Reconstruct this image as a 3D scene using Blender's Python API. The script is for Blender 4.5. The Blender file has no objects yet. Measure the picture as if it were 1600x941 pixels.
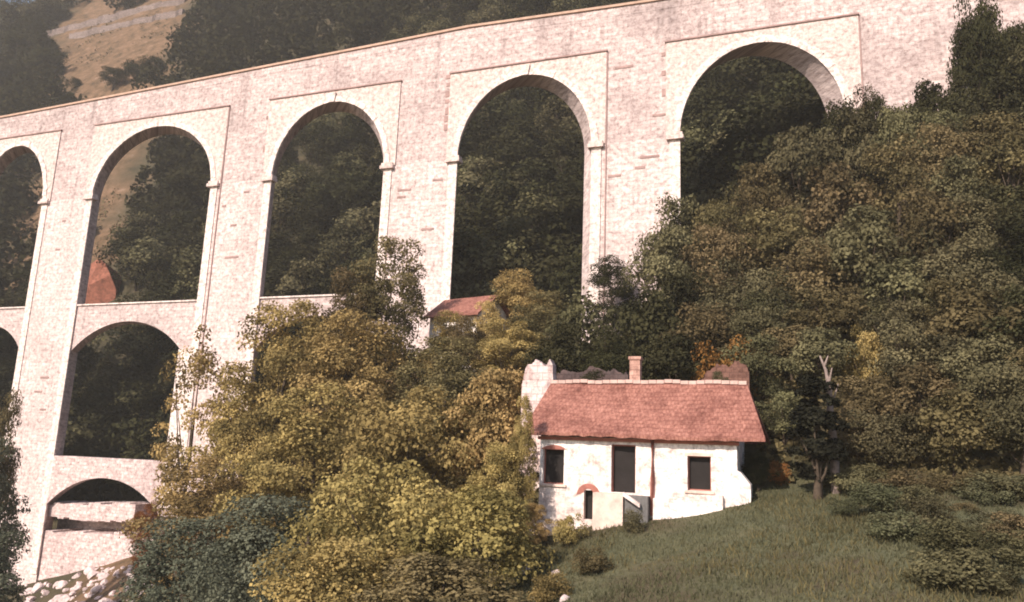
import bpy, bmesh, math, random
import numpy as np
from mathutils import Matrix, Vector

# ------------------------------------------------------------------ camera, world, sun, exposure
scene = bpy.context.scene
PW, PH = 1600.0, 941.0
PP = np.array([800.0, 470.5])                 # principal point (photo pixels)
VUP = np.array([1040.0, -5700.0])             # vanishing point of the verticals
VLEFT = np.array([-2490.0, 580.0])            # vanishing point of the facade horizontals
FPX = math.sqrt(-float((VUP - PP) @ (VLEFT - PP)))
def _c(q): return np.array([q[0]-PP[0], q[1]-PP[1], FPX])
_Z = _c(VUP); _Z /= np.linalg.norm(_Z)
_X = -_c(VLEFT); _X /= np.linalg.norm(_X)
_X -= _Z*(_X@_Z); _X /= np.linalg.norm(_X)
_Y = np.cross(_Z, _X)
RW = np.array([_X, _Y, _Z])                   # camera vectors -> world
def ray(u, v): return RW @ np.array([u-PP[0], v-PP[1], FPX])
def at(u, v, y):                              # point of that line of sight at world distance y
    d = ray(u, v); return d*(y/d[1])
def proj(p):
    q = RW.T @ np.asarray(p, float).T
    return PP[0]+FPX*q[0]/q[2], PP[1]+FPX*q[1]/q[2], q[2]

cam_d = bpy.data.cameras.new('camera'); cam = bpy.data.objects.new('camera', cam_d)
scene.collection.objects.link(cam); scene.camera = cam
cam_d.sensor_fit = 'HORIZONTAL'; cam_d.sensor_width = 36.0; cam_d.lens = FPX/PW*36.0
cam_d.clip_start = 0.1; cam_d.clip_end = 3000
r, u_, b = RW[:, 0], -RW[:, 1], -RW[:, 2]
cam.matrix_world = Matrix(((r[0], u_[0], b[0], 0), (r[1], u_[1], b[1], 0), (r[2], u_[2], b[2], 0), (0, 0, 0, 1)))

SUN_EL, SUN_AZ = 36.0, 198.0                  # azimuth clockwise from +Y: behind the camera, to its left
world = bpy.data.worlds.new('World'); scene.world = world; world.use_nodes = True
nt = world.node_tree
sky = nt.nodes.new('ShaderNodeTexSky'); sky.sky_type = 'NISHITA'; sky.sun_disc = False
sky.sun_elevation = math.radians(SUN_EL); sky.sun_rotation = math.radians(SUN_AZ)
bg = nt.nodes['Background']; bg.inputs['Strength'].default_value = 0.13
nt.links.new(sky.outputs[0], bg.inputs['Color'])
sd = bpy.data.lights.new('sun', 'SUN'); sun = bpy.data.objects.new('sun', sd); scene.collection.objects.link(sun)
sd.energy = 4.6; sd.angle = math.radians(0.53); sd.color = (1.0, 0.89, 0.78)
_e, _a = math.radians(SUN_EL), math.radians(SUN_AZ)
sv = Vector((math.sin(_a)*math.cos(_e), math.cos(_a)*math.cos(_e), math.sin(_e)))
sun.rotation_euler = sv.to_track_quat('Z', 'Y').to_euler(); sun.location = sv*300
vs = scene.view_settings
vs.view_transform = 'Standard'; vs.look = 'None'; vs.exposure = 0.6; vs.gamma = 1.0; vs.use_curve_mapping = False
scene.cycles.max_bounces = 6; scene.cycles.diffuse_bounces = 3; scene.cycles.transmission_bounces = 3
scene.cycles.filter_width = 1.9

rnd = random.Random(7); rng = np.random.default_rng(7)
COL = scene.collection

# ------------------------------------------------------------------ helpers
def link(o, parent=None):
    COL.objects.link(o)
    if parent is not None:
        o.parent = parent; q = parent; w = Vector((0, 0, 0))
        while q is not None: w += q.location; q = q.parent
        o.location = Vector(o.location) - w
    return o
def tag(o, label=None, cat=None, group=None, kind=None):
    if label: o['label'] = label
    if cat: o['category'] = cat
    if group: o['group'] = group
    if kind: o['kind'] = kind
    return o
def empty(name, loc, label, cat, group=None):
    o = bpy.data.objects.new(name, None); o.empty_display_size = .3; o.location = Vector([float(c) for c in loc]); COL.objects.link(o)
    return tag(o, label, cat, group)
def mesh(name, verts, faces, mat=None, parent=None, smooth=False, origin=None):
    me = bpy.data.meshes.new(name)
    vv = [tuple(float(c) for c in v) for v in verts]
    if origin is not None: vv = [(x-origin[0], y-origin[1], z-origin[2]) for x, y, z in vv]
    me.from_pydata(vv, [], faces); me.validate(); me.update()
    bm = bmesh.new(); bm.from_mesh(me); bmesh.ops.recalc_face_normals(bm, faces=bm.faces); bm.to_mesh(me); bm.free()
    if mat:
        for m in (mat if isinstance(mat, (list, tuple)) else [mat]): me.materials.append(m)
    if smooth: me.polygons.foreach_set('use_smooth', [True]*len(me.polygons))
    o = bpy.data.objects.new(name, me)
    if origin is not None: o.location = Vector([float(c) for c in origin])
    return link(o, parent)
class MB:                                     # collects polygons of ONE part
    def __init__(s): s.v = []; s.f = []
    def add(s, vs, fs):
        k = len(s.v); s.v += [tuple(map(float, p)) for p in vs]; s.f += [tuple(i+k for i in f) for f in fs]
    def box(s, x0, x1, y0, y1, z0, z1, skew=0.0):
        s.add([(x0, y0, z0), (x1, y0, z0), (x1+skew, y1, z0), (x0+skew, y1, z0), (x0, y0, z1), (x1, y0, z1), (x1+skew, y1, z1), (x0+skew, y1, z1)],
              [(0, 1, 5, 4), (1, 2, 6, 5), (2, 3, 7, 6), (3, 0, 4, 7), (4, 5, 6, 7), (3, 2, 1, 0)])
    def prism(s, poly, y0, y1, skew=0.0):     # polygon in x,z extruded along y (back edge shifted by skew)
        n = len(poly)
        k = skew
        s.add([(x, y0, z) for x, z in poly] + [(x+k, y1, z) for x, z in poly],
              [tuple(range(n)), tuple(range(2*n-1, n-1, -1))] + [(i, (i+1) % n, n+(i+1) % n, n+i) for i in range(n)])
    def tube(s, pts, rad, n=7):
        rings = []
        for i, p in enumerate(pts):
            p = Vector(p); a = Vector(pts[max(0, i-1)]); c = Vector(pts[min(len(pts)-1, i+1)])
            d = (c-a).normalized(); q = d.to_track_quat('Z', 'Y')
            rings.append([p + q @ Vector((rad[i]*math.cos(2*math.pi*j/n), rad[i]*math.sin(2*math.pi*j/n), 0)) for j in range(n)])
        vs = [v for rr in rings for v in rr]; fs = []
        for i in range(len(pts)-1):
            for j in range(n):
                fs.append((i*n+j, i*n+(j+1) % n, (i+1)*n+(j+1) % n, (i+1)*n+j))
        fs.append(tuple(range((len(pts)-1)*n, len(pts)*n)))
        s.add(vs, fs)
    def build(s, name, mat, parent=None, smooth=False, origin=None): return mesh(name, s.v, s.f, mat, parent, smooth, origin)

# ------------------------------------------------------------------ materials
def new_mat(name):
    m = bpy.data.materials.new(name); m.use_nodes = True
    n = m.node_tree; p = n.nodes['Principled BSDF']; p.inputs['Roughness'].default_value = .9
    p.inputs['Specular IOR Level'].default_value = .2
    return m, n, p
def N(n, t, **kw):
    x = n.nodes.new(t)
    for k, v in kw.items():
        if k.startswith('i_'): x.inputs[k[2:].replace('_', ' ')].default_value = v
        else: setattr(x, k, v)
    return x
def mix(n, a, b, fac, mode='MIX'):
    x = N(n, 'ShaderNodeMix', data_type='RGBA', blend_type=mode)
    for sock, val in ((x.inputs[0], fac), (x.inputs[6], a), (x.inputs[7], b)):
        if hasattr(val, 'is_linked') or isinstance(val, bpy.types.NodeSocket): n.links.new(val, sock)
        elif isinstance(val, (tuple, list)): sock.default_value = (*val, 1)
        else: sock.default_value = val
    return x.outputs[2]
def ramp(n, fac, stops):
    r_ = N(n, 'ShaderNodeValToRGB'); e = r_.color_ramp.elements
    while len(e) < len(stops): e.new(.5)
    for q, (p, c) in zip(e, stops): q.position = p; q.color = (c, c, c, 1) if not isinstance(c, tuple) else (*c, 1)
    n.links.new(fac, r_.inputs[0]); return r_.outputs[0]
def noise(n, vec, scale, detail=4, rough=.6, dist=0):
    x = N(n, 'ShaderNodeTexNoise', i_Scale=scale, i_Detail=detail, i_Roughness=rough, i_Distortion=dist)
    if vec is not None: n.links.new(vec, x.inputs['Vector'])
    return x.outputs[0]
def wallvec(n, kx=1, kz=1):                   # x+y runs along the wall, z up it
    tc = N(n, 'ShaderNodeTexCoord'); sp = N(n, 'ShaderNodeSeparateXYZ'); n.links.new(tc.outputs['Object'], sp.inputs[0])
    ad = N(n, 'ShaderNodeMath', operation='ADD'); n.links.new(sp.outputs[0], ad.inputs[0]); n.links.new(sp.outputs[1], ad.inputs[1])
    cb = N(n, 'ShaderNodeCombineXYZ'); n.links.new(ad.outputs[0], cb.inputs[0]); n.links.new(sp.outputs[2], cb.inputs[1])
    mp = N(n, 'ShaderNodeMapping'); mp.inputs['Scale'].default_value = (kx, kz, 1); n.links.new(cb.outputs[0], mp.inputs[0])
    return mp.outputs[0]
def stone(name, light, dark, stain, bw=.95, bh=.42, contrast=.55, stains=.6, streak=.5):
    m, n, p = new_mat(name)
    v = wallvec(n)
    br = N(n, 'ShaderNodeTexBrick', i_Scale=1.0, i_Mortar_Size=.02, i_Mortar_Smooth=.4, i_Brick_Width=bw, i_Row_Height=bh, i_Bias=-.1)
    br.inputs['Color1'].default_value = (*light, 1); br.inputs['Color2'].default_value = (*dark, 1)
    br.inputs['Mortar'].default_value = (*[c*.78 for c in dark], 1)
    n.links.new(v, br.inputs['Vector'])
    base = mix(n, tuple((a+c)/2 for a, c in zip(light, dark)), br.outputs['Color'], contrast)
    big = ramp(n, noise(n, wallvec(n, .13, .16), 1.0, 6, .65, .4), [(.46, 0), (.70, 1)])
    base = mix(n, base, stain, mixf(n, big, stains))
    st = ramp(n, noise(n, wallvec(n, .9, .06), 1.0, 5, .6), [(.55, 0), (.74, 1)])
    base = mix(n, base, tuple(c*.72 for c in stain), mixf(n, st, streak))
    sp = ramp(n, noise(n, v, 2.3, 5, .8), [(.36, (.5, .44, .43)), (.49, (.95, .93, .93)), (.62, (1.3, 1.3, 1.29))])
    base = mix(n, base, sp, .9, 'MULTIPLY')
    n.links.new(base, p.inputs['Base Color'])
    bp = N(n, 'ShaderNodeBump', i_Strength=.6, i_Distance=.06)
    n.links.new(noise(n, v, 3.2, 5, .7), bp.inputs['Height']); n.links.new(bp.outputs[0], p.inputs['Normal'])
    return m
def mixf(n, sock, k):
    x = N(n, 'ShaderNodeMath', operation='MULTIPLY'); n.links.new(sock, x.inputs[0]); x.inputs[1].default_value = k; return x.outputs[0]
def plain(name, col, var=.25, scale=3.0, rough=.9, bump=.3):
    m, n, p = new_mat(name); p.inputs['Roughness'].default_value = rough
    tc = N(n, 'ShaderNodeTexCoord')
    f = noise(n, tc.outputs['Object'], scale, 5, .65)
    c = ramp(n, f, [(.3, tuple(x*(1-var) for x in col)), (.7, tuple(min(.95, x*(1+var)) for x in col))])
    n.links.new(c, p.inputs['Base Color'])
    if bump:
        bp = N(n, 'ShaderNodeBump', i_Strength=bump, i_Distance=.05)
        n.links.new(noise(n, tc.outputs['Object'], scale*2.2, 4, .7), bp.inputs['Height']); n.links.new(bp.outputs[0], p.inputs['Normal'])
    return m
def leaf_mat(name, lo, hi, trans=.3):
    m = bpy.data.materials.new(name); m.use_nodes = True; n = m.node_tree; n.nodes.remove(n.nodes['Principled BSDF'])
    out = n.nodes['Material Output']
    a = N(n, 'ShaderNodeAttribute', attribute_name='shade')
    oi = N(n, 'ShaderNodeObjectInfo')
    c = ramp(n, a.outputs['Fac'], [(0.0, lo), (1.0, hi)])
    hs = N(n, 'ShaderNodeHueSaturation'); n.links.new(c, hs.inputs['Color'])
    h = N(n, 'ShaderNodeMapRange', i_To_Min=.49, i_To_Max=.517); n.links.new(oi.outputs['Random'], h.inputs[0]); n.links.new(h.outputs[0], hs.inputs['Hue'])
    w = N(n, 'ShaderNodeMath', operation='MULTIPLY'); w.inputs[1].default_value = 7.31; n.links.new(oi.outputs['Random'], w.inputs[0])
    fr = N(n, 'ShaderNodeMath', operation='FRACT'); n.links.new(w.outputs[0], fr.inputs[0])
    vv = N(n, 'ShaderNodeMapRange', i_To_Min=.78, i_To_Max=1.25); n.links.new(fr.outputs[0], vv.inputs[0]); n.links.new(vv.outputs[0], hs.inputs['Value'])
    d = N(n, 'ShaderNodeBsdfDiffuse'); t = N(n, 'ShaderNodeBsdfTranslucent'); ms = N(n, 'ShaderNodeMixShader'); ms.inputs[0].default_value = trans
    n.links.new(hs.outputs[0], d.inputs[0]); n.links.new(hs.outputs[0], t.inputs[0])
    n.links.new(d.outputs[0], ms.inputs[1]); n.links.new(t.outputs[0], ms.inputs[2]); n.links.new(ms.outputs[0], out.inputs[0])
    return m

M = {}
M['rough'] = stone('rough_pink_masonry', (.62, .50, .47), (.45, .345, .325), (.29, .225, .215), .75, .36, .8, .75, .7)
M['pier'] = stone('coursed_pier_masonry', (.68, .56, .53), (.54, .425, .395), (.38, .29, .27), .75, .36, .8, .55, .5)
M['dressed'] = stone('dressed_pale_stone', (.66, .535, .49), (.56, .435, .395), (.42, .305, .275), .9, .5, .45, .35, .25)
M['ring'] = stone('pale_ring_stone', (.75, .64, .59), (.66, .54, .49), (.5, .39, .355), .6, .6, .4, .35, .15)
M['coping'] = plain('tan_coping', (.47, .31, .235), .2, 1.5)
M['darkline'] = plain('dark_line_stone', (.33, .215, .195), .3, 1.0)  # dark tone draws the surround's shadow lines; also quoin stones and pier dashes
M['rubble'] = stone('rubble_masonry', (.68, .55, .52), (.46, .34, .32), (.30, .21, .2), .55, .35, .9, .5, .3)
M['ruin'] = stone('ruin_masonry', (.52, .32, .26), (.36, .2, .16), (.2, .12, .1), .4, .25, .8, .6, .4)
M['bark'] = plain('bark', (.07, .05, .035), .4, 6)
M['palebark'] = plain('pale_bark', (.22, .165, .145), .5, 3)
M['earthrock'] = plain('red_earth_rock', (.24, .09, .058), .5, 1.6)
M['boulder'] = plain('pale_boulder', (.56, .44, .42), .4, 2.2)

# ------------------------------------------------------------------ terrain
D0 = 66.0; THICK = 2.1; SKEW = -1.25           # viaduct face, its width and the skew of its piers
YH = 33.0                                     # front of the house
cp = [(0, 0, -6.5), (-14, 4, -8), (18, 2, -5.5), (30, 20, -3), (0, -40, -8), (-60, -40, -20), (60, -40, 0),
      (-30, 22, -15), (-52, 30, -24), (-75, 45, -26), (-110, 40, -24), (-160, 60, -20), (-40, 40, -17), (-22, 38, -8)]
def C(u, v, y): cp.append(tuple(at(u, v, y)))
for a in [(1060, 960, 20), (1300, 960, 19), (1560, 960, 19), (1590, 810, 30), (1400, 790, 31), (1250, 785, 32.5),
          (870, 835, 32.6), (950, 815, 32.7), (1050, 812, 32.8), (1165, 780, 33), (1190, 765, 35), (780, 880, 32), (700, 960, 32),
          (1050, 835, 31), (960, 835, 31), (1150, 808, 31.3), (1110, 860, 27), (1250, 850, 26), (1400, 850, 25.5), (1300, 770, 34), (1220, 762, 35), (1180, 740, 37.6), (1000, 760, 37.6), (1280, 740, 36), (1000, 660, 40), (860, 665, 40), (1160, 655, 39), (1330, 720, 37), (1560, 690, 37),
          (1250, 560, 48), (1450, 530, 48), (1620, 490, 46), (1100, 640, 46), (980, 640, 46), (1000, 520, 65), (1060, 520, 58), (670, 550, 65), (520, 640, 60), (400, 760, 62), (240, 870, 64),
          (130, 905, 64.5), (130, 945, 60), (40, 930, 64), (-100, 950, 64), (1200, 390, 64), (1340, 300, 64), (1480, 240, 64), (1620, 180, 64), (1780, 90, 64), (1400, 420, 56)]: C(*a)
for X, zb in ((-330, -8), (-240, -14), (-170, -16), (-110, -15), (-60, -4), (-15, 14), (25, 34), (80, 52), (160, 70)):
    for Y, dz in ((75, 0), (100, 22), (140, 72), (190, 145), (250, 225), (330, 300), (430, 330), (700, 340)):
        cp.append((X, Y, zb*(1-min(1, (Y-75)/200)) + dz))
cp += [(70, 40, 18), (110, 20, 25), (160, 0, 30), (-330, 0, -10), (-330, -60, -10), (200, -60, 30)]
CP = np.array(cp, float); _cc = 5.0
def _k(a, b_): return np.sqrt(((a[:, None, :]-b_[None, :, :])**2).sum(-1) + _cc*_cc)
_n = len(CP); _Q = np.c_[np.ones(_n), CP[:, :2]]
_A = np.zeros((_n+3, _n+3)); _A[:_n, :_n] = -_k(CP[:, :2], CP[:, :2]) + np.eye(_n)*.25; _A[:_n, _n:] = _Q; _A[_n:, :_n] = _Q.T
_w = np.linalg.solve(_A, np.r_[CP[:, 2], 0, 0, 0])
def TZ(x, y):
    q = np.c_[np.ravel(x), np.ravel(y)].astype(float)
    return -_k(q, CP[:, :2]) @ _w[:_n] + np.c_[np.ones(len(q)), q] @ _w[_n:]
def T(x, y): return float(TZ([x], [y])[0])
def hit(u, v, y0=12, y1=420, step=.5):        # where a line of sight meets the ground
    ys = np.arange(y0, y1, step); d = ray(u, v); pts = d[None, :]*(ys/d[1])[:, None]
    below = pts[:, 2] < TZ(pts[:, 0], pts[:, 1])
    i = int(np.argmax(below)) if below.any() else len(ys)-1
    return pts[i]
def inpoly(px, py, poly):
    c = np.zeros(np.shape(px), bool); j = len(poly)-1
    for i in range(len(poly)):
        xi, yi = poly[i]; xj, yj = poly[j]
        c ^= ((yi > py) != (yj > py)) & (px < (xj-xi)*(py-yi)/((yj-yi) or 1e-9)+xi); j = i
    return c
def snoise(x, y, s, seed):                    # cheap smooth noise
    r_ = np.random.default_rng(seed); o = 0
    for k in range(5):
        a, p1, f_ = r_.uniform(0, 6.28), r_.uniform(0, 6.28), r_.uniform(.5, 1.6)*s
        o = o + np.sin((x*np.cos(a)+y*np.sin(a))*f_ + p1)
    return o/5
xs = np.unique(np.round(np.r_[np.arange(-420, -130, 10), np.arange(-130, -45, 2.5), np.arange(-45, 30, 1.0), np.arange(30, 80, 2.5), np.arange(80, 321, 12)], 3))
ys = np.unique(np.round(np.r_[np.arange(-80, 8, 8), np.arange(8, 70, 1.0), np.arange(70, 130, 2.5), np.arange(130, 300, 5), np.arange(300, 721, 20)], 3))
GX, GY = np.meshgrid(xs, ys); GZ = TZ(GX, GY).reshape(GX.shape)
GZ = GZ + .18*snoise(GX, GY, .9, 3) + np.clip((GY-70)/60, 0, 1)*1.6*snoise(GX, GY, .16, 5)
nx, ny = len(xs), len(ys)
V = np.c_[GX.ravel(), GY.ravel(), GZ.ravel()]
ii = (np.arange(ny-1)[:, None]*nx + np.arange(nx-1)[None, :]).ravel()
F = np.c_[ii, ii+1, ii+nx+1, ii+nx]
me = bpy.data.meshes.new('ground'); me.from_pydata(V.tolist(), [], F.tolist()); me.update()
me.polygons.foreach_set('use_smooth', [True]*len(me.polygons))
EARTH = [(92, 170), (88, 110), (95, 60), (60, 65), (70, 45), (118, 15), (135, -60), (345, -60), (290, 30), (262, 110), (225, 140), (250, 215), (205, 275), (205, 400), (125, 430), (80, 330), (40, 460), (10, 380), (60, 210)]
pu, pv, pd = proj(V)
wob = snoise(V[:, 0], V[:, 1], .35, 9)
earth = (inpoly(pu+14*wob, pv+10*wob, EARTH) & (V[:, 1] > 72)).astype(float)
hb = at(1000, 800, YH)
earth = np.maximum(earth, ((V[:, 0] < -30) & (V[:, 0] > -72) & (V[:, 1] > 50) & (V[:, 1] < 70))*.9)
mead = np.clip(1.3-np.hypot((V[:, 0]-hb[0]-9)/24, (V[:, 1]-25)/14)**2 + .25*wob, 0, 1)*(V[:, 1] < 44)
at_ = me.color_attributes.new('cover', 'FLOAT_COLOR', 'POINT')
at_.data.foreach_set('color', np.c_[earth, mead, np.zeros(len(V)), np.ones(len(V))].astype(np.float32).ravel())
m, n, p = new_mat('ground_cover'); ca = N(n, 'ShaderNodeAttribute', attribute_name='cover'); sp = N(n, 'ShaderNodeSeparateColor'); n.links.new(ca.outputs[0], sp.inputs[0])
tc = N(n, 'ShaderNodeTexCoord'); ov = tc.outputs['Object']
floor_ = ramp(n, noise(n, ov, .35, 6, .7), [(.3, (.03, .027, .014)), (.55, (.06, .048, .026)), (.75, (.12, .085, .05))])
eart = ramp(n, noise(n, ov, .3, 9, .8), [(.36, (.045, .032, .018)), (.47, (.13, .078, .042)), (.58, (.19, .112, .066)), (.7, (.29, .2, .15))])
gras = ramp(n, noise(n, ov, .7, 8, .78), [(.3, (.06, .062, .032)), (.52, (.095, .093, .05)), (.75, (.15, .128, .07))])
c1 = mix(n, floor_, eart, sp.outputs[0]); gras = mix(n, gras, (.085, .058, .034), mixf(n, ramp(n, noise(n, ov, .16, 5, .65), [(.48, 0), (.62, 1)]), .8)); c1 = mix(n, c1, gras, sp.outputs[1]); n.links.new(c1, p.inputs['Base Color'])
bp = N(n, 'ShaderNodeBump', i_Strength=.8, i_Distance=.25); n.links.new(noise(n, ov, 1.3, 6, .75), bp.inputs['Height']); n.links.new(bp.outputs[0], p.inputs['Normal'])
me.materials.append(m)
ground = link(bpy.data.objects.new('ground', me)); tag(ground, 'hilly ground from the meadow down into the valley and up the far slope', 'ground', kind='structure')

# ------------------------------------------------------------------ viaduct
def FX(u, v): return float(at(u, v, D0)[0])
def FZ(u, v): return float(at(u, v, D0)[2])
ZS = float(np.mean([FZ(*q) for q in [(66, 325), (144.5, 316), (330, 291), (420, 283.5), (604, 263.7), (715, 252), (925, 231), (1062, 214)]]))
ZA = float(np.mean([FZ(*q) for q in [(28, 233), (255, 200), (525, 156), (838, 112), (1205, 66)]]))
ZSTR = float(np.mean([FZ(*q) for q in [(100, 210), (155, 203), (359, 167), (425, 156), (580, 130), (707, 114), (800, 101), (948, 79.7), (1050, 64), (1206, 44)]]))
jx = [(FX(-75, 345), FX(64, 335)), (FX(143, 325), FX(329, 300)), (FX(423, 300), FX(599, 280)), (FX(713.5, 280), FX(924, 250)), (FX(1063, 250), None)]
a5 = jx[4][0]; jx[4] = (a5, a5 + (jx[3][1]-jx[3][0])*1.0)
jx[0] = (2*FX(30, 233)-jx[0][1], jx[0][1])
pit = jx[1][0]-jx[0][0]
jx.insert(0, (jx[0][0]-pit, jx[0][1]-pit)); jx.insert(0, (jx[0][0]-pit, jx[0][1]-pit))   # two more bays out of the frame
XL0 = jx[0][0]-8; XR0 = FX(1760, 0)+10
def ztop(x):
    pts = [(FX(0, 183), FZ(0, 183)), (FX(207, 143.6), FZ(207, 143.6)), (FX(420, 102), FZ(420, 102)), (FX(600, 67), FZ(600, 67)), (FX(730, 41), FZ(730, 41)), (FX(900, 17), FZ(900, 17)), (FX(1006, 2), FZ(1006, 2))]
    return float(np.interp(x, [q[0] for q in pts], [q[1] for q in pts]))
via_loc = (FX(670, 520), D0+THICK/2, T(FX(670, 520), D0))
via = empty('viaduct', via_loc, 'tall pale pink stone viaduct with round arches crossing above the trees', 'viaduct')
ZSP = ZS+.35                                  # arches spring just above the imposts
def arc(x0, x1, z0, za, nseg=36):
    cx, a = (x0+x1)/2, (x1-x0)/2
    return [(cx-a*math.cos(math.pi*i/nseg), z0+(za-z0)*math.sin(math.pi*i/nseg)) for i in range(nseg+1)]
def segarc(x0, x1, z0, za, nseg=20):
    h = za-z0; w = (x1-x0)/2; R_ = (w*w+h*h)/(2*h); cx = (x0+x1)/2; cz = za-R_; t0 = math.asin(min(1, w/R_))
    return [(cx+R_*math.sin(-t0+2*t0*i/nseg), cz+R_*math.cos(-t0+2*t0*i/nseg)) for i in range(nseg+1)]
# spandrel wall: everything above the springing, one concave outline per bay
cuts = [XL0] + [(jx[k][1]+jx[k+1][0])/2 for k in range(len(jx)-1)] + [jx[-1][1]+3.2]
DECK = 1.15
sw = MB()
for k, (x0, x1) in enumerate(jx):
    l, r_ = cuts[k], cuts[k+1]
    poly = [(l, ZSP)] + arc(x0, x1, ZSP, ZA) + [(r_, ZSP), (r_, ztop(r_)-DECK)] + [(x, ztop(x)-DECK) for x in np.linspace(r_, l, 6)[1:-1]] + [(l, ztop(l)-DECK)]
    # quads instead of one ngon: keeps shading clean
    ar = arc(x0, x1, ZSP, ZA)
    top = lambda x: ztop(x)-DECK
    cols = [(l, ZSP)] + ar + [(r_, ZSP)]
    for (xa, za_), (xb, zb_) in zip(cols[:-1], cols[1:]):
        ta, tb = top(xa), top(xb)
        f = [(xa, D0, za_), (xb, D0, zb_), (xb, D0, tb), (xa, D0, ta)]
        g = [(x+SKEW, D0+THICK, z) for x, _, z in f]
        sw.add(f+g, [(0, 1, 2, 3), (7, 6, 5, 4), (0, 4, 5, 1), (3, 2, 6, 7)])
me_sp = sw.build('spandrel_wall', M['rough'], via)
bm = bmesh.new(); bm.from_mesh(me_sp.data); bmesh.ops.remove_doubles(bm, verts=bm.verts, dist=.002); bmesh.ops.recalc_face_normals(bm, faces=bm.faces); bm.to_mesh(me_sp.data); bm.free()
# abutment on the right
ab = MB(); ab.box(cuts[-1], XR0, D0, D0+THICK, T(cuts[-1]+5, D0)-14, ztop(cuts[-1])-DECK, SKEW); ab.build('abutment', M['rough'], via)
# parapets and copings
for yy0, yy1, nm in ((D0-.02, D0+.42, 'f'), (D0+THICK-.42, D0+THICK+.02, 'b')):
    pa, co = MB(), MB(); sk = 0 if nm == 'f' else SKEW
    xx = [x for x in np.linspace(XL0, XR0, 40)]
    for xa, xb in zip(xx[:-1], xx[1:]):
        for mb, ya, yb, d0, d1 in ((pa, yy0, yy1, DECK, .24), (co, yy0-.16, yy1+.16, .238, 0)):
            mb.add([(xa+sk, ya, ztop(xa)-d0), (xb+sk, ya, ztop(xb)-d0), (xb+sk, yb, ztop(xb)-d0), (xa+sk, yb, ztop(xa)-d0),
                    (xa+sk, ya, ztop(xa)-d1), (xb+sk, ya, ztop(xb)-d1), (xb+sk, yb, ztop(xb)-d1), (xa+sk, yb, ztop(xa)-d1)],
                   [(0, 1, 5, 4), (2, 3, 7, 6), (4, 5, 6, 7), (3, 2, 1, 0)])
    pa.build('parapet', M['rough'], via); co.build('coping', M['coping'], via)
# piers
base = lambda x: min(T(x, D0), T(x, D0+THICK))-2.5
for k in range(len(jx)):
    l = XL0 if k == 0 else jx[k-1][1]; r_ = jx[k][0]
    if k == 0: l = r_-9
    pb = MB(); pb.box(l, r_, D0, D0+THICK, base((l+r_)/2)-3, ZSP, SKEW); pb.build('pier', M['pier'], via)
pb = MB(); pb.box(jx[-1][1], cuts[-1], D0, D0+THICK, base(jx[-1][1])-3, ZSP, SKEW); pb.build('pier', M['pier'], via)
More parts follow.
